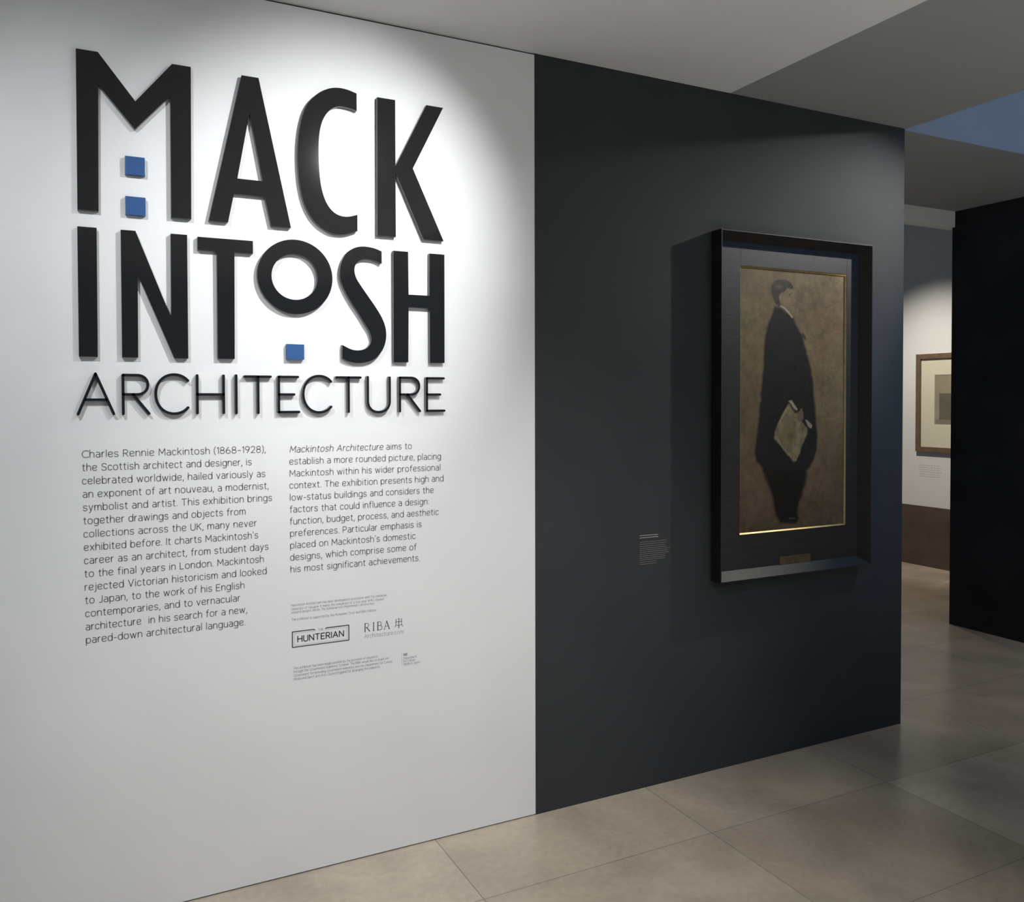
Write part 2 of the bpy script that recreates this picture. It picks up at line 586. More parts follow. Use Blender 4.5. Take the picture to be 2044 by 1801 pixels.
for (x0, x1, z0, z1), label in (((137, 194, 2288, 2343), 'upper of the two blue squares between the legs of the M'),
                                ((137, 194, 2166, 2221.5), 'lower of the two blue squares between the legs of the M'),
                                ((621, 678, 1735, 1786), 'single blue square below the round letter O')):
    o = MB().box(x0 / 1000, x1 / 1000, D - TH, D, z0 / 1000, z1 / 1000).build('blue_square', M['blue'], origin=(x0 / 1000, D, z0 / 1000), bevel=0.0008)
    tag(o, label, 'square', 'blue acrylic squares of the title')

# thin rounded letters of the third title line (centre lines, millimetres)
ST = 8.0
ZT, ZB = 1678, 1560
thin = []
thin.append((([(1, ZB), (49, ZT + 3), (98, ZB)], [(23, 1603), (77, 1603)]), 'thin raised letter A that begins the third title line'))


def R_(x, w):
    k = x + w
    return ([(x, ZB), (x, ZT)], rounded([(x, ZT), (k, ZT), (k, 1619), (x, 1619)], 30, n=10), [(x + 28, 1619), (k + 3, ZB)])


def C_(x0, x1):
    cx = x0 + 54
    return (arc(cx, 1620, 54, 61, 43, 317, 40, 2.1),)


def E_(x, w, wm, wb):
    return ([(x, ZT - 1), (x + w, ZT - 1)], [(x, ZT - 1), (x, ZB + 1)], [(x, 1619), (x + wm, 1619)], [(x, ZB + 1), (x + wb, ZB + 1)])


thin.append((R_(124.5, 70), 'thin raised letter R second in the third title line'))
thin.append((C_(217, 312), 'thin raised letter C before the H of the third title line'))
thin.append((([(339, ZT + 1), (339, ZB)], [(419, ZT + 1), (419, ZB)], [(339, 1619), (419, 1619)]), 'thin raised letter H of the third title line'))
thin.append((([(458, ZT + 2), (458, ZB - 1)],), 'thin raised letter I of the third title line'))
thin.append((([(485, ZT - 1), (567, ZT - 1)], [(527, ZT - 1), (527, ZB - 1)]), 'thin raised letter T between the I and the first E'))
thin.append((E_(593.5, 63, 50, 66), 'thin raised letter E below the round O and the blue square'))
thin.append((C_(674, 769), 'thin raised letter C after the first E of the third title line'))
thin.append((([(787, ZT - 1), (871, ZT - 1)], [(829, ZT - 1), (829, ZB)]), 'thin raised letter T below the big S'))
thin.append(((rounded([(897, ZT + 1), (897, 1558), (976, 1558), (976, ZT)], 38, n=10),), 'thin raised letter U of the third title line'))
thin.append((R_(1013.5, 72), 'thin raised letter R next to last in the third title line'))
thin.append((E_(1115, 65, 51, 67), 'thin raised letter E that ends the third title line'))
for strokes, label in thin:
    fr_, bo = MB(), MB()
    for s in strokes:
        stroke_solid(fr_, bo, [(x / 1000, z / 1000) for x, z in s], ST / 1000, YS)
    letter('thin_raised_letter', label, 'letter', fr_, bo, 'thin raised letters of the third title line')

# ------------------------------------------------------------------ the small lettering: a monoline rounded alphabet
X = 14.8
A_ = 21.6
G = {}


def g(ch, w, *s):
    G[ch] = (w, s)


dot = [(0.4, 19.4), (0.4, 20.2)]
g('a', 9.6, rounded([(1.0, X), (9.6, X), (9.6, 0)], 4.4), rounded([(9.6, 8.4), (0, 8.4), (0, 0), (9.6, 0), (9.6, 4)], 4.0))
g('b', 10.6, [(0, A_), (0, 0)], rounded([(0, X), (10.6, X), (10.6, 0), (0, 0)], 5.2, True))
g('c', 9.0, rounded([(9.0, 11.9), (8.8, X), (0, X), (0, 0), (8.8, 0), (9.0, 2.9)], 5.0))
g('d', 10.6, [(10.6, A_), (10.6, 0)], rounded([(0, X), (10.6, X), (10.6, 0), (0, 0)], 5.2, True))
g('e', 10.4, rounded([(0.2, 7.3), (10.4, 7.3), (10.4, X), (0, X), (0, 0), (10, 0), (10.2, 2.6)], 5.0))
g('f', 6.2, rounded([(7.0, A_), (2.4, A_), (2.4, 0)], 4.0), [(0, X), (6.2, X)])
g('g', 10.6, rounded([(0, X), (10.6, X), (10.6, 0), (0, 0)], 5.2, True), rounded([(10.6, X), (10.6, -6.2), (1.2, -6.2), (0.6, -5.4)], 4.6))
g('h', 10.0, [(0, A_), (0, 0)], rounded([(0, 8), (0, X), (10, X), (10, 0)], 5.0))
g('i', 0.8, [(0.4, X), (0.4, 0)], dot)
g('j', 2.2, rounded([(2.2, X), (2.2, -6.2), (-1.6, -6.2)], 3.6), [(2.2, 19.4), (2.2, 20.2)])
g('k', 9.0, [(0, A_), (0, 0)], [(8.6, X), (0.4, 7.2)], [(3.2, 9.4), (9.2, 0)])
g('l', 0.8, [(0.4, A_), (0.4, 0)])
g('m', 16.4, [(0, X), (0, 0)], rounded([(0, 8), (0, X), (8.2, X), (8.2, 0)], 4.4), rounded([(8.2, 8), (8.2, X), (16.4, X), (16.4, 0)], 4.4))
g('n', 10.0, [(0, X), (0, 0)], rounded([(0, 8), (0, X), (10, X), (10, 0)], 5.0))
g('o', 11.0, rounded([(0, X), (11, X), (11, 0), (0, 0)], 5.4, True))
g('p', 10.6, [(0, X), (0, -6.2)], rounded([(0, X), (10.6, X), (10.6, 0), (0, 0)], 5.2, True))
g('q', 10.6, [(10.6, X), (10.6, -6.2)], rounded([(0, X), (10.6, X), (10.6, 0), (0, 0)], 5.2, True))
g('r', 5.2, [(0, X), (0, 0)], rounded([(0, 8), (0, X), (5.4, X)], 4.8))
g('s', 8.8, rounded([(8.4, 12.6), (8.2, X), (0.2, X), (0.2, 7.6), (8.8, 7.2), (8.8, 0), (0.4, 0), (0, 2.2)], 3.7))
g('t', 6.0, rounded([(2.4, 19.2), (2.4, 0), (6.2, 0)], 2.6), [(0, X), (6.0, X)])
g('u', 10.0, rounded([(0, X), (0, 0), (10, 0), (10, 6.5)], 5.0), [(10, X), (10, 0)])
g('v', 9.6, [(0, X), (4.8, 0), (9.6, X)])
g('w', 15.6, [(0, X), (4, 0), (7.8, X - 1), (11.6, 0), (15.6, X)])
g('x', 9.4, [(0, X), (9.4, 0)], [(9.4, X), (0, 0)])
g('y', 9.8, [(0, X), (5.0, 0)], rounded([(9.8, X), (4.0, -3.2), (2.8, -6.2), (0, -6.2)], 2.5))
g('z', 8.6, [(0, X), (8.6, X), (0, 0), (8.6, 0)])
g('A', 14.6, [(0, 0), (7.3, 20), (14.6, 0)], [(2.5, 6.8), (12.1, 6.8)])
g('B', 11.4, [(0, 0), (0, 20)], rounded([(0, 20), (10.2, 20), (10.2, 10.4), (0, 10.4)], 4.8), rounded([(0, 10.4), (11.4, 10.4), (11.4, 0), (0, 0)], 5.2))
g('C', 14.0, arc(9.4, 10, 9.4, 10.2, 48, 312, 24, 2.1))
g('D', 13.4, [(0, 0), (0, 20)], rounded([(0, 20), (13.4, 20), (13.4, 0), (0, 0)], 9))
g('E', 10.4, [(10.4, 20), (0, 20), (0, 0), (10.4, 0)], [(0, 10.2), (9, 10.2)])
g('F', 10.0, [(10, 20), (0, 20), (0, 0)], [(0, 10.2), (8.8, 10.2)])
g('G', 15.4, arc(9.6, 10, 9.6, 10.2, 46, 330, 24, 2.1), [(16, 4.6), (16, 9.4), (10.4, 9.4)])
g('H', 12.6, [(0, 20), (0, 0)], [(12.6, 20), (12.6, 0)], [(0, 10.2), (12.6, 10.2)])
g('I', 0, [(0, 20), (0, 0)])
g('J', 7.4, rounded([(7.4, 20), (7.4, 0), (0, 0)], 4.4))
g('K', 11.2, [(0, 20), (0, 0)], [(10.8, 20), (0.4, 9.0)], [(3.4, 12), (11.4, 0)])
g('L', 9.6, [(0, 20), (0, 0), (9.6, 0)])
g('M', 15.8, [(0, 0), (0.6, 20), (7.9, 6.0), (15.2, 20), (15.8, 0)])
g('N', 13.0, [(0, 0), (0, 20), (13, 0), (13, 20)])
g('O', 18.4, arc(9.2, 10, 9.2, 10.2, 0, 360, 32, 2.1))
g('P', 11.0, [(0, 0), (0, 20)], rounded([(0, 20), (11, 20), (11, 8.8), (0, 8.8)], 5.4))
g('R', 11.4, [(0, 0), (0, 20)], rounded([(0, 20), (10.8, 20), (10.8, 9.4), (0, 9.4)], 5.2), [(5.4, 9.4), (11.6, 0)])
g('S', 11.8, rounded([(11.2, 16.8), (10.6, 20.2), (0.6, 20.2), (0.6, 10.6), (11.8, 9.6), (11.8, -0.2), (0.8, -0.2), (0, 3.2)], 4.9))
g('T', 12.6, [(0, 20), (12.6, 20)], [(6.3, 20), (6.3, 0)])
g('U', 12.4, rounded([(0, 20), (0, -0.2), (12.4, -0.2), (12.4, 20)], 6.0))
g('V', 13.4, [(0, 20), (6.7, 0), (13.4, 20)])
g('W', 20, [(0, 20), (5, 0), (10, 18), (15, 0), (20, 20)])
g('1', 3.4, [(0, 16.8), (3.4, 20), (3.4, 0)])
g('2', 10.6, rounded([(0.2, 16.4), (0.4, 20.2), (10.2, 20.2), (10.2, 11), (0.2, 0)], 4.8), [(0.2, 0), (10.8, 0)])
g('6', 11.4, rounded([(0, 10.8), (11.4, 10.8), (11.4, 0), (0, 0)], 5.2, True), rounded([(0.1, 5), (0.1, 11), (6.8, 20)], 6))
g('8', 11.4, rounded([(0, 10.4), (11.4, 10.4), (11.4, 0), (0, 0)], 5.1, True), rounded([(0.7, 20), (10.7, 20), (10.7, 10.4), (0.7, 10.4)], 4.7, True))
g('9', 11.4, rounded([(0, 20), (11.4, 20), (11.4, 9.2), (0, 9.2)], 5.2, True), rounded([(11.3, 15), (11.3, 9), (4.6, 0)], 6))
g('(', 3.2, rounded([(3.6, 22), (0, 18), (0, 1), (3.6, -3.6)], 6))
g(')', 3.2, rounded([(0, 22), (3.6, 18), (3.6, 1), (0, -3.6)], 6))
g(',', 0.8, [(0.8, 1.2), (-0.6, -4.2)])
g('.', 0.4, [(0.2, -0.2), (0.2, 0.9)])
g(':', 0.4, [(0.2, -0.2), (0.2, 0.9)], [(0.2, 12.2), (0.2, 13.3)])
g('-', 6.0, [(0, 7.6), (6, 7.6)])
g('\u2013', 8.0, [(0, 8.2), (8, 8.2)])
g("'", 0.8, [(0.8, A_), (0, 17.6)])
g('&', 12, rounded([(12, 0), (2, 15), (3, 20), (8, 20), (8, 14), (0, 8), (0, 0), (8, 0), (12, 8)], 3.4))
SIDE = 2.45       # side bearing
SPACE = 8.4


def natural(text):
    x = 0
    for i, ch in enumerate(text):
        x += SPACE if ch == ' ' else G[ch][0] + 2 * SIDE
    return x - 2 * SIDE


def set_line(mb, text, x0, x1, z, size, weight, yf, slant=None, cap=2):
    """one line of lettering from x0 to x1 (metres) on baseline z; size = cap height in metres"""
    k = size / 20.0
    kx = (x1 - x0) / natural(text)
    x = 0.0
    for i, ch in enumerate(text):
        if ch == ' ':
            x += SPACE
            continue
        w, strokes = G[ch]
        sl = 0.16 if slant and slant[0] <= i < slant[1] else 0.0
        if i == 0:
            x -= 0
        for s in strokes:
            pts = [(x0 + (x + px + sl * pz) * kx, z + pz * k) for px, pz in s]
            stroke_flat(mb, pts, weight, yf, cap=cap)
        x += w + 2 * SIDE


FILM = D - 0.0006
col1 = [("Charles Rennie Mackintosh (1868\u20131928),", 9.3, 552.7), ("the Scottish architect and designer, is", 9.8, 507.5),
        ("celebrated worldwide, hailed variously as", 9.3, 550.9), ("an exponent of art nouveau, a modernist,", 10.5, 561.4),
        ("symbolist and artist. This exhibition brings", 11.0, 572.0), ("together drawings and objects from", 11.2, 487.1),
        ("collections across the UK, many never", 11.4, 521.9), ("exhibited before. It charts Mackintosh's", 11.9, 526.5),
        ("career as an architect, from student days", 12.1, 559.1), ("to the final years in London. Mackintosh", 12.6, 544.0),
        ("rejected Victorian historicism and looked", 12.8, 552.6), ("to Japan, to the work of his English", 13.4, 481.3),
        ("contemporaries, and to vernacular", 13.6, 467.7), ("architecture  in his search for a new,", 14.1, 489.0),
        ("pared-down architectural language.", 14.3, 482.9)]
col2 = [("Mackintosh Architecture aims to", 631.0, 1063.3), ("establish a more rounded picture, placing", 630, 1175.2),
        ("Mackintosh within his wider professional", 630.2, 1173.3), ("context. The exhibition presents high and", 629.9, 1184.9),
        ("low-status buildings and considers the", 630.2, 1146.3), ("factors that could influence a design:", 629.8, 1127.8),
        ("function, budget, process, and aesthetic", 629.5, 1165.2), ("preferences. Particular emphasis is", 630.4, 1099.4),
        ("placed on Mackintosh's domestic", 630.3, 1075.7), ("designs, which comprise some of", 630, 1079.4),
        ("his most significant achievements.", 630.6, 1092.3)]


def text_block(name, label, cat, lines, pitch, z0, size, weight, material, italics=None):
    mb = MB()
    zs = []
    for i, (t, a, b) in enumerate(lines):
        z = z0 - pitch * i if not isinstance(z0, list) else z0[i]
        zs.append(z)
        set_line(mb, t, (a + 1.2) / 1000, (b - 1.2) / 1000, z / 1000, size / 1000, weight / 1000, FILM, italics if i == 0 else None)
    o = mb.build(name, material, origin=(lines[0][1] / 1000, D, min(zs) / 1000), weld=False)
    return tag(o, label, cat)


text_block('wall_text', 'left column of grey introductory wall text starting with a name and dates', 'wall text', col1, 40.18, 1429.0, 20.4, 2.5, M['vinyl'])
text_block('wall_text', 'right column of grey introductory wall text whose first words are italic', 'wall text', col2, 40.15, 1426.0, 20.4, 2.5, M['vinyl'], (0, 23))

credit = [("Mackintosh Architecture has been developed in association with The Hunterian,", 631.1, 970.0),
          ("University of Glasgow. It marks the completion of a four-year AHRC-funded", 631, 956.4),
          ("research project led by The Hunterian into Mackintosh's architecture.", 631, 924.0),
          ("The exhibition is supported by the Monument Trust and RIBA Patrons.", 632.0, 930.6)]
text_block('credit_text', 'tiny grey credit lines above the boxed logo', 'credit text', credit, 0, [910.0, 897.3, 886.0, 861.5], 7.6, 0.95, M['vinyl_light'])
credit2 = [("This exhibition has been made possible by the provision of insurance", 637.3, 932.8),
           ("through the Government Indemnity Scheme. The RIBA would like to thank HM", 637.2, 974.2),
           ("Government for providing Government Indemnity and the Department for Culture,", 638.1, 988.7),
           ("Media and Sport and Arts Council England for arranging the indemnity.", 638, 943.9)]
text_block('credit_text', 'tiny grey credit lines below the boxed logo, left of the crest', 'credit text', credit2, 0, [697.5, 685.4, 672.6, 660.4], 7.6, 0.95, M['vinyl_light'])


def mm_stroke(mb, pts, w, cap=2):
    stroke_flat(mb, [(x / 1000, z / 1000) for x, z in pts], w / 1000, FILM, cap=cap)


# boxed logo
t = thing('boxed_logo', 'dark logo of capitals in a double-lined box with a gap in its top', 'logo', (0.732, D, 0.771))
mb = MB()
mm_stroke(mb, [(712, 821.5), (708, 824), (635.5, 824), (635.5, 772), (829.5, 772), (829.5, 824), (752, 824), (748, 821.5)], 3.3)
mb.build('box_outline', M['vinyl_dark'], t, weld=False)
mb = MB()
mm_stroke(mb, [(711, 818.2), (641.6, 818.2), (641.6, 777.5), (823.3, 777.5), (823.3, 818.2), (749, 818.2)], 0.9)
mb.build('inner_line', M['vinyl_light'], t, weld=False)
mb = MB()
set_line(mb, 'HUNTERIAN', 0.6535, 0.8108, 0.7880, 0.0195, 0.0034, FILM)
mb.build('lettering', M['vinyl_dark'], t, weld=False)
mb = MB()
set_line(mb, 'THE', 0.7225, 0.7405, 0.8172, 0.0075, 0.0011, FILM)
mb.build('small_lettering', M['vinyl_light'], t, weld=False)

# logo of spaced capitals with an emblem
t = thing('capitals_logo', 'logo of four spaced serif capitals with a crossed emblem and web address', 'logo', (0.957, D, 0.769))
mb = MB()
hv, lt = 3.0, 1.5


def serif(x, z, w=5.0):
    mm_stroke(mb, [(x - w / 2, z), (x + w / 2, z)], 1.1)


b0, b1 = 793.4, 822.2
mm_stroke(mb, [(887.6, b0), (887.6, b1)], hv)
mm_stroke(mb, rounded([(886, b1), (900.5, b1), (900.5, 808), (888, 808)], 7), 1.7)
mm_stroke(mb, [(893, 808), (904.5, b0)], hv)
serif(887.6, b0, 6)
mm_stroke(mb, [(918.6, b0), (918.6, b1)], hv)
serif(918.6, b0, 5.6)
serif(918.6, b1, 5.6)
mm_stroke(mb, [(934, b0), (934, b1)], hv)
mm_stroke(mb, rounded([(932, b1), (946.5, b1), (946.5, 809), (934, 809)], 6.5), 1.7)
mm_stroke(mb, rounded([(934, 809), (949.5, 809), (949.5, b0), (932, b0)], 7.5), 1.8)
mm_stroke(mb, [(957.3, b0), (966.2, b1)], lt)
mm_stroke(mb, [(966.2, b1), (976, b0)], hv)
mm_stroke(mb, [(961, 803), (970, 803)], lt)
serif(957.3, b0, 5.6)
serif(976, b0, 5.6)
mb.build('lettering', M['vinyl_dark'], t, weld=False)
mb = MB()
mm_stroke(mb, [(1011.3, 793), (1011.3, 825)], 2.3)
mm_stroke(mb, [(1001.5, 823), (1000, 802), (996, 796)], 1.7)
mm_stroke(mb, [(1021, 823), (1022.6, 802), (1027, 796)], 1.7)
mm_stroke(mb, [(999, 814), (1023.5, 814)], 1.5)
mm_stroke(mb, rounded([(998, 800), (1003.5, 803.6), (1008, 801), (1014.5, 801), (1019, 803.6), (1025, 800)], 3), 1.5)
for sx in (1011.3,):
    mm_stroke(mb, [(sx - 2.6, 825), (sx + 2.6, 825)], 1.3)
    mm_stroke(mb, [(sx - 2.6, 793), (sx + 2.6, 793)], 1.3)
mm_stroke(mb, [(998.5, 822.6), (1003.5, 822.6)], 1.2)
mm_stroke(mb, [(1018.5, 822.6), (1024, 822.6)], 1.2)
mb.build('emblem', M['vinyl_dark'], t, weld=False)
mb = MB()
set_line(mb, 'Architecture.com', 0.8843, 1.0278, 0.7710, 0.0130, 0.0014, FILM)
mb.build('web_address', M['vinyl_light'], t, weld=False)

# small crest logo
t = thing('crest_logo', 'tiny grey crest logo with three short lines beside a vertical rule', 'logo', (1.055, D, 0.654))
mb = MB()
mm_stroke(mb, [(1022, 657.3), (1022, 701.2)], 0.9)
mb.build('rule', M['vinyl_light'], t, weld=False)
mb = MB()
# shield between two supporters with a crown above
mm_stroke(mb, rounded([(1032.5, 696), (1038.5, 696), (1038.5, 691.5), (1035.5, 689.6), (1032.5, 691.5)], 1.0, True), 1.4)
mm_stroke(mb, [(1035.5, 695), (1035.5, 690)], 1.3)
mm_stroke(mb, [(1033.2, 698.4), (1037.8, 698.4)], 1.3)
mm_stroke(mb, rounded([(1030.8, 690.0), (1028.8, 693.5), (1030.6, 696.2), (1028.8, 698.6)], 1.2), 1.7)
mm_stroke(mb, rounded([(1040.2, 690.0), (1042.2, 693.5), (1040.4, 696.2), (1042.4, 698.6)], 1.2), 1.7)
mb.build('crest', M['vinyl'], t, weld=False)
mb = MB()
for tx, x1, z in (('Department', 1.0785, 0.6775), ('for Culture', 1.0722, 0.6668), ('Media & Sport', 1.0898, 0.6558)):
    set_line(mb, tx, 1.0280, x1, z, 0.0076, 0.00095, FILM)
mb.build('lettering', M['vinyl_light'], t, weld=False)

# white label beside the portrait: rows of lettering too small to read
t = thing('object_label', 'small block of white label lettering on the charcoal wall left of the portrait', 'label', (2.127, D, 0.922))
YL = D + 0.001 - 0.0006


def dashes(mb, x0, x1, z, h):
    rng = random.Random(int(x1 * 10 + z * 7))
    x = x0
    while x < x1 - 1.2:
        w = rng.uniform(5, 15)
        e = min(x + w, x1)
        # a word: a run of short uprights on a bar
        stroke_flat(mb, [((x) / 1000, (z + h * 0.35) / 1000), (e / 1000, (z + h * 0.35) / 1000)], h * 0.42 / 1000, YL, cap=2)
        p = x + 0.8
        while p < e:
            hh = rng.choice((0.75, 0.75, 1.1))
            stroke_flat(mb, [(p / 1000, z / 1000), (p / 1000, (z + h * hh) / 1000)], 0.7 / 1000, YL, cap=2)
            p += rng.uniform(1.5, 2.4)
        x = e + 2.2


mb = MB()
for x1, z in ((2142, 1041), (2145.5, 1031.9)):
    dashes(mb, 2050.2, x1, z, 3.6)
mb.build('heading', M['vinyl_white'], t, weld=False)
mb = MB()
for x1, z in ((2187, 1014.5), (2184, 1005.8), (2180, 997.3), (2186, 989), (2201, 981.2), (2193, 973.5), (2203.5, 965.2), (2180, 957.2), (2178.5, 949.1), (2176, 941.4), (2133.5, 932.6), (2134.8, 924.2)):
    dashes(mb, 2050.2, x1, z, 2.6)
mb.build('body_text', M['vinyl_dim'], t, weld=False)


# ------------------------------------------------------------------ the portrait in its deep frame
FX0, FX1, FZ0, FZ1 = 2.421, 3.326, 0.822, 2.313
DW = D + 0.001
FD = 0.062
RW = 0.038
port = thing('framed_portrait', 'tall painting of a dark-coated standing man in a deep black frame', 'painting', ((FX0 + FX1) / 2, DW, FZ0))


def moulding(profile, corners, sides, names, material, parent):
    """profile: (inset from the outer edge, distance off the wall) closed loop, mitred along the four sides of a rectangle"""
    x0, x1, z0, z1 = corners
    objs = []
    for side, nm in zip(sides, names):
        mb = MB()
        ends = []
        for e in (0, 1):
            loop = []
            for ins, off in profile:
                if side == 'top':
                    p = ((x0 + ins) if e == 0 else (x1 - ins), DW - off, z1 - ins)
                elif side == 'bottom':
                    p = ((x0 + ins) if e == 0 else (x1 - ins), DW - off, z0 + ins)
                elif side == 'left':
                    p = (x0 + ins, DW - off, (z0 + ins) if e == 0 else (z1 - ins))
                else:
                    p = (x1 - ins, DW - off, (z0 + ins) if e == 0 else (z1 - ins))
                loop.append(p)
            ends.append(loop)
        n = len(profile)
        for i in range(n):
            j = (i + 1) % n
            mb.face([ends[0][i], ends[0][j], ends[1][j], ends[1][i]])
        mb.face(ends[0])
        mb.face(list(reversed(ends[1])))
        objs.append(mb.build(nm, material, parent))
    return objs


SID = ('top', 'bottom', 'left', 'right')
rim_prof = [(0, 0), (0, FD - 0.001), (0.001, FD), (0.004, FD), (0.0052, FD - 0.001), (RW, 0.0165), (RW, 0)]
moulding(rim_prof, (FX0, FX1, FZ0, FZ1), SID, ('outer_moulding',) * 4, M['frame_wood'], port)
# flat boards inside the moulding: stiles run through, rails between them
cx0, cx1, cz0, cz1 = 2.566, 3.209, 1.010, 2.176
PO = 0.016
for nm, (a, b, c, d) in (('stile', (FX0 + RW, cx0, FZ0 + RW, FZ1 - RW)), ('stile', (cx1, FX1 - RW, FZ0 + RW, FZ1 - RW)),
                         ('rail', (cx0, cx1, cz1, FZ1 - RW)), ('rail', (cx0, cx1, FZ0 + RW, cz0))):
    MB().box(a, b, DW - PO, DW - 0.001, c, d).build(nm, M['frame_wood'], port, bevel=0.001)
slip_prof = [(0, 0.002), (0, PO - 0.0012), (0.0012, PO - 0.0012), (0.0062, 0.0085), (0.0062, 0.002)]
moulding(slip_prof, (cx0, cx1, cz0, cz1), SID, ('gilded_slip',) * 4, M['gold'], port)
# brass plate low on the bottom rail
pl = MB().box(2.797, 2.983, DW - PO - 0.003, DW - PO, 0.8545, 0.896).build('name_plate', M['brass'], port, bevel=0.0008)
pl['label'] = 'small dull brass plate'
mb = MB()
for k, (a, b) in enumerate(((2.812, 2.968), (2.820, 2.960), (2.835, 2.945))):
    mb.box(a, b, DW - PO - 0.0036, DW - PO - 0.003, 0.885 - 0.010 * k, 0.8862 - 0.010 * k)
e = mb.build('engraved_lines', M['engraving'], pl, origin=port.location)


# --- the paint itself: pigment worked out over a fine grid (canvas coordinates in millimetres)
def fractal(nx, nz, cells, seed, octaves=4):
    rng = np.random.default_rng(seed)
    out = np.zeros((nz, nx))
    amp = 1.0
    cxn, czn = cells
    for _ in range(octaves):
        gx, gz = int(cxn) + 2, int(czn) + 2
        r = rng.random((gz, gx))
        u = np.linspace(0, cxn, nx)
        v = np.linspace(0, czn, nz)
        iu = np.minimum(u.astype(int), gx - 2)
        iv = np.minimum(v.astype(int), gz - 2)
        fu = u - iu
        fv = v - iv
        fu = fu * fu * (3 - 2 * fu)
        fv = fv * fv * (3 - 2 * fv)
        a = r[np.ix_(iv, iu)] * (1 - fu) + r[np.ix_(iv, iu + 1)] * fu
        b = r[np.ix_(iv + 1, iu)] * (1 - fu) + r[np.ix_(iv + 1, iu + 1)] * fu
        out += amp * (a * (1 - fv)[:, None] + b * fv[:, None])
        amp *= 0.55
        cxn *= 2.1
        czn *= 2.1
    out -= out.min()
    return out / out.max()


def signed(px, pz, poly):
    """signed distance (negative inside) of grid points to a polygon"""
    n = len(poly)
    d = np.full(px.shape, 1e9)
    ins = np.zeros(px.shape, bool)
    for i in range(n):
        ax, az = poly[i]
        bx, bz = poly[(i + 1) % n]
        ex, ez = bx - ax, bz - az
        wx, wz = px - ax, pz - az
        t = np.clip((wx * ex + wz * ez) / max(ex * ex + ez * ez, 1e-9), 0, 1)
        d = np.minimum(d, np.hypot(wx - ex * t, wz - ez * t))
        cnd = (az > pz) != (bz > pz)
        if bz != az:
            ins ^= cnd & (px < (bx - ax) * (pz - az) / (bz - az) + ax)
    return np.where(ins, -d, d)


def painted(name, material, parent, x0, x1, z0, z1, y, nx, nz, rgb):
    """a grid facing -y whose vertex colours are the pigment"""
    xs = np.linspace(x0, x1, nx)
    zs = np.linspace(z0, z1, nz)
    gx, gz = np.meshgrid(xs, zs)
    org = parent.location
    co = np.stack([gx - org.x, np.full_like(gx, y - org.y), gz - org.z], -1).reshape(-1, 3)
    idx = np.arange(nx * nz).reshape(nz, nx)
    q = np.stack([idx[:-1, :-1], idx[:-1, 1:], idx[1:, 1:], idx[1:, :-1]], -1).reshape(-1, 4)
    me = bpy.data.meshes.new(name)
    me.from_pydata(co.tolist(), [], q.tolist())
    at = me.color_attributes.new('pigment', 'FLOAT_COLOR', 'POINT')
    al = np.concatenate([rgb.reshape(-1, 3), np.ones((nx * nz, 1))], 1).astype(np.float32)
    at.data.foreach_set('color', al.ravel())
    me.materials.append(material)
    o = bpy.data.objects.new(name, me)
    COL.objects.link(o)
    o.parent = parent
    return o


NX, NZ = 230, 420
cw, chh = 0.645, 1.168
px, pz = np.meshgrid(np.linspace(-3, cw * 1000 - 3, NX), np.linspace(-5, chh * 1000 - 5, NZ))
n1 = fractal(NX, NZ, (5, 9), 3)
n2 = fractal(NX, NZ, (26, 44), 5, 3)
n3 = fractal(NX, NZ, (3, 5), 9)
# coordinates wobbled a little so that edges look brushed
wx = px + (fractal(NX, NZ, (22, 40), 11, 3) - 0.5) * 10
wz = pz + (fractal(NX, NZ, (22, 40), 12, 3) - 0.5) * 10
low = np.array([0.075, 0.055, 0.036])
high = np.array([0.205, 0.178, 0.112])
red = np.array([0.15, 0.10, 0.078])
img = low + (high - low) * (0.15 + 0.85 * np.clip(pz / 1150, 0, 1))[..., None] * np.ones(3)
img = img + (red - img) * (np.clip(n3 * 1.8 - 0.55, 0, 1) * 0.6)[..., None]
n4 = fractal(NX, NZ, (60, 110), 15, 2)
img *= (0.42 + 0.52 * n1 + 0.46 * n2 + 0.30 * n4)[..., None]


def lay(poly, color, soft=3.0, vary=0.25, raw=False):
    global img
    s = signed(px if raw else wx, pz if raw else wz, poly)
    a = np.clip(0.5 - s / (2 * soft), 0, 1)[..., None]
    c = np.array(color) * (1 + vary * (n2 - 0.5))[..., None]
    img = img * (1 - a) + c * a


coat = [(204, 997), (241, 993), (290, 962), (317, 946), (351, 892), (372, 868), (389, 811), (416, 749), (433, 673), (447, 585), (456, 502), (464, 407), (460, 352), (441, 306), (416, 270), (396, 250),
        (389, 196), (366, 150), (348, 110), (338, 72), (352, 44), (337, 27), (285, 23), (240, 34), (212, 73), (204, 128), (182, 184), (150, 250), (125, 284), (100, 312), (88, 345), (92, 380), (98, 410), (113, 506), (125, 610), (133, 701), (140, 781), (145, 866), (164, 916), (190, 972)]
lay(coat, (0.017, 0.017, 0.0185), 7.0, 0.6)
# cuff of the far sleeve at the breast
lay([(372, 885), (392, 868), (392, 850), (366, 868)], (0.05, 0.045, 0.045), 3)
# trousers
lay([(140, 262), (400, 250), (389, 196), (348, 110), (338, 70), (340, 30), (240, 34), (212, 73), (204, 128), (182, 184)], (0.013, 0.012, 0.011), 14, 0.5)
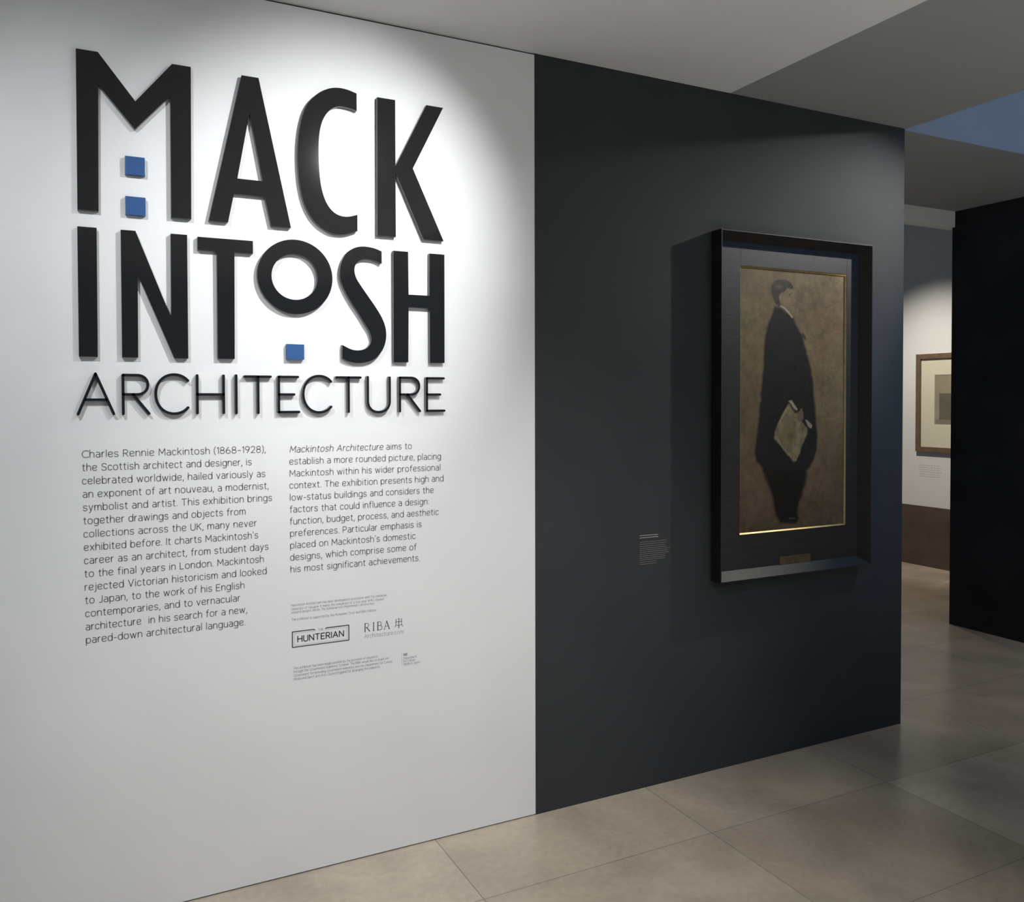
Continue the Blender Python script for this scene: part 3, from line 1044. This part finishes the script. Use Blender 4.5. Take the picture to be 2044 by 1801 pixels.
# skin, hair, collar
skin = [(229, 1000), (232, 1020), (226, 1039), (228, 1056), (244, 1063), (262, 1066), (276, 1079), (296, 1080), (311, 1074), (314, 1058), (315, 1046), (322, 1032), (330, 1021), (321, 1015), (320, 1008), (320, 1002), (316, 997), (322, 988), (320, 976), (311, 970), (297, 968), (305, 951), (264, 984), (237, 994)]
lay(skin, (0.225, 0.18, 0.13), 2.4, 0.35, True)
lay([(262, 1000), (300, 985), (318, 985), (312, 970), (297, 968), (268, 984)], (0.19, 0.165, 0.115), 4, 0.3, True)
lay([(250, 1042), (285, 1040), (292, 1018), (272, 1004), (250, 1014)], (0.26, 0.20, 0.15), 8, 0.2, True)
hair = [(236, 1004), (228, 996), (203, 1011), (191, 1031), (181, 1057), (179, 1078), (187, 1094), (202, 1107), (224, 1114), (256, 1116), (280, 1113), (298, 1105), (308, 1092), (312, 1078), (296, 1077), (278, 1080), (264, 1068), (252, 1058), (240, 1058), (231, 1050), (226, 1036), (230, 1020)]
lay(hair, (0.060, 0.056, 0.046), 2.2, 0.6, True)
lay([(205, 1085), (232, 1092), (250, 1084), (222, 1072)], (0.12, 0.115, 0.10), 6, 0.4, True)
lay([(229, 1040), (238, 1046), (242, 1036), (236, 1024), (230, 1028)], (0.32, 0.22, 0.17), 2.2, 0.2, True)
lay([(284, 1043), (304, 1056), (305, 1060), (288, 1052)], (0.07, 0.055, 0.04), 1.8, 0.2, True)
lay([(285, 1041), (294, 1044), (293, 1038)], (0.12, 0.09, 0.07), 1.4, 0.2, True)
lay([(302, 1040), (306, 1024), (311, 1020), (306, 1040)], (0.20, 0.145, 0.105), 2.0, 0.2, True)
lay([(303, 1006), (319, 1007), (318, 1003), (304, 1003)], (0.11, 0.07, 0.05), 1.2, 0.2, True)
lay([(321, 1017), (309, 1017), (310, 1014), (320, 1014)], (0.14, 0.10, 0.07), 1.2, 0.2, True)
collar = [(235, 998), (246, 1000), (265, 991), (289, 972), (311, 953), (305, 946), (287, 963), (260, 985), (241, 994)]
lay(collar, (0.40, 0.385, 0.32), 1.5, 0.2, True)
# folded sheet held against the coat
paper = [(283, 559), (294, 559), (326, 524), (348, 500), (370, 478), (403, 451), (400, 427), (387, 403), (362, 353), (335, 306), (317, 304), (287, 329), (252, 362), (204, 411), (201, 435), (225, 474), (251, 517)]
lay(paper, (0.185, 0.17, 0.118), 4, 1.0)
lay([(283, 556), (250, 514), (226, 474), (232, 470), (256, 508), (290, 548)], (0.29, 0.275, 0.215), 3.5, 0.3, True)
lay([(204, 414), (250, 366), (300, 322), (306, 330), (254, 374), (210, 424)], (0.235, 0.22, 0.165), 4, 0.3, True)
lay([(240, 430), (300, 470), (330, 430), (300, 380), (270, 390)], (0.155, 0.14, 0.085), 18, 0.6)
lay([(285, 575), (304, 580), (342, 538), (337, 532), (315, 544), (299, 565)], (0.32, 0.31, 0.27), 2.5, 0.3, True)
lay([(296, 558), (312, 548), (338, 520), (326, 516), (306, 540)], (0.05, 0.048, 0.04), 3, 0.3, True)
lay([(389, 490), (400, 489), (432, 465), (428, 449), (408, 457)], (0.28, 0.27, 0.26), 2.5, 0.3, True)
# the hand: back and four fingers closed over the sheet
lay([(330, 520), (352, 530), (360, 541), (371, 540), (376, 518), (378, 496), (366, 482), (346, 486), (338, 500)], (0.15, 0.115, 0.09), 3, 0.4, True)
for (a, b) in (((322, 517), (346, 512)), ((314, 508), (342, 504)), ((308, 497), (340, 495)), ((316, 486), (344, 487))):
    dxy = Vector(b) - Vector(a)
    nrm = Vector((-dxy.y, dxy.x)).normalized() * 3.4
    q = [tuple(Vector(a) + nrm), tuple(Vector(b) + nrm), tuple(Vector(b) - nrm), tuple(Vector(a) - nrm)]
    lay(q, (0.25, 0.20, 0.15), 1.8, 0.3, True)
lay([(292, 50), (332, 46), (332, 43), (292, 46)], (0.12, 0.12, 0.12), 2, 0.3, True)
img = np.clip(img * np.array([0.72, 0.665, 0.565]), 0.004, 1)
painted('canvas', M['oil_paint'], port, 2.566, 3.211, 1.010, 2.178, DW - 0.008, NX, NZ, img)

# ------------------------------------------------------------------ framed print in the next room
XP = 7.234
Z0p, Z1p = 1.094, 2.022
Y1p, Y0p = 5.524, 4.56
prn = thing('framed_print', 'light wood framed print in a wide cream mount glimpsed in the next room', 'picture', (XP, (Y0p + Y1p) / 2, Z0p))
fwid, fdep = 0.047, 0.03
for nm, (a, b, c, d) in (('frame_rail', (Y0p, Y1p, Z1p - fwid, Z1p)), ('frame_rail', (Y0p, Y1p, Z0p, Z0p + fwid)),
                         ('frame_stile', (Y0p, Y0p + fwid, Z0p + fwid, Z1p - fwid)), ('frame_stile', (Y1p - fwid, Y1p, Z0p + fwid, Z1p - fwid))):
    MB().box(XP - fdep, XP, a, b, c, d).build(nm, M['print_wood'], prn, bevel=0.002)
mb = MB()
iy0, iy1, iz0, iz1 = 4.75, 5.336, 1.357, 1.822
oy0, oy1, oz0, oz1 = Y0p + fwid, Y1p - fwid, Z0p + fwid, Z1p - fwid
xm = XP - 0.012
for (a, b, c, d) in ((oy0, oy1, iz1, oz1), (oy0, oy1, oz0, iz0), (oy0, iy0, iz0, iz1), (iy1, oy1, iz0, iz1)):
    mb.box(xm, xm + 0.004, a, b, c, d)
mb.build('mount_board', M['mat_board'], prn)
# the sheet: a pale grey-brown scene of a building, too small and half hidden
NP, NQ = 70, 56
v, w = np.meshgrid(np.linspace(0, 1, NP), np.linspace(0, 1, NQ))
base = np.array([0.33, 0.27, 0.19])
pic = np.ones((NQ, NP, 3)) * base * (0.85 + 0.3 * fractal(NP, NQ, (6, 5), 21))[..., None]
for (a, b, c, d, k) in ((0.0, 1.0, 0.0, 0.10, 0.75), (0.08, 0.30, 0.10, 0.62, 0.45), (0.30, 0.42, 0.10, 0.45, 0.7), (0.5, 0.85, 0.1, 0.55, 0.55), (0.86, 1.0, 0.1, 0.4, 0.6)):
    msk = (v > a) & (v < b) & (w > c) & (w < d)
    pic[msk] *= k
xs = np.linspace(0, 1, NP)
me = bpy.data.meshes.new('printed_sheet')
co = np.stack([np.full(v.shape, xm + 0.003 - XP), iy1 - v * (iy1 - iy0) - prn.location.y, iz0 + w * (iz1 - iz0) - prn.location.z], -1).reshape(-1, 3)
idx = np.arange(NP * NQ).reshape(NQ, NP)
me.from_pydata(co.tolist(), [], np.stack([idx[:-1, :-1], idx[:-1, 1:], idx[1:, 1:], idx[1:, :-1]], -1).reshape(-1, 4).tolist())
at = me.color_attributes.new('pigment', 'FLOAT_COLOR', 'POINT')
at.data.foreach_set('color', np.concatenate([pic.reshape(-1, 3), np.ones((NP * NQ, 1))], 1).astype(np.float32).ravel())
me.materials.append(M['print_ink'])
o = bpy.data.objects.new('printed_sheet', me)
COL.objects.link(o)
o.parent = prn
MB().box(XP - 0.022, XP - 0.020, oy0, oy1, oz0, oz1).build('glazing', M['glass'], prn)

# caption under the print: a few faint lines
mb = MB()
for k in range(6):
    z = 0.962 - 0.021 * k
    ln = (0.20, 0.235, 0.22, 0.24, 0.19, 0.21)[k]
    y = 5.50
    rng = random.Random(k)
    while y > 5.50 - ln:
        wd_ = rng.uniform(0.012, 0.035)
        mb.box(XP - 0.0006, XP - 0.0001, y - wd_, y, z, z + 0.006)
        y -= wd_ + 0.006
tag(mb.build('print_caption', M['caption'], origin=(XP, 5.4, 0.85)), 'faint grey caption lines on the white wall under the framed print', 'label')
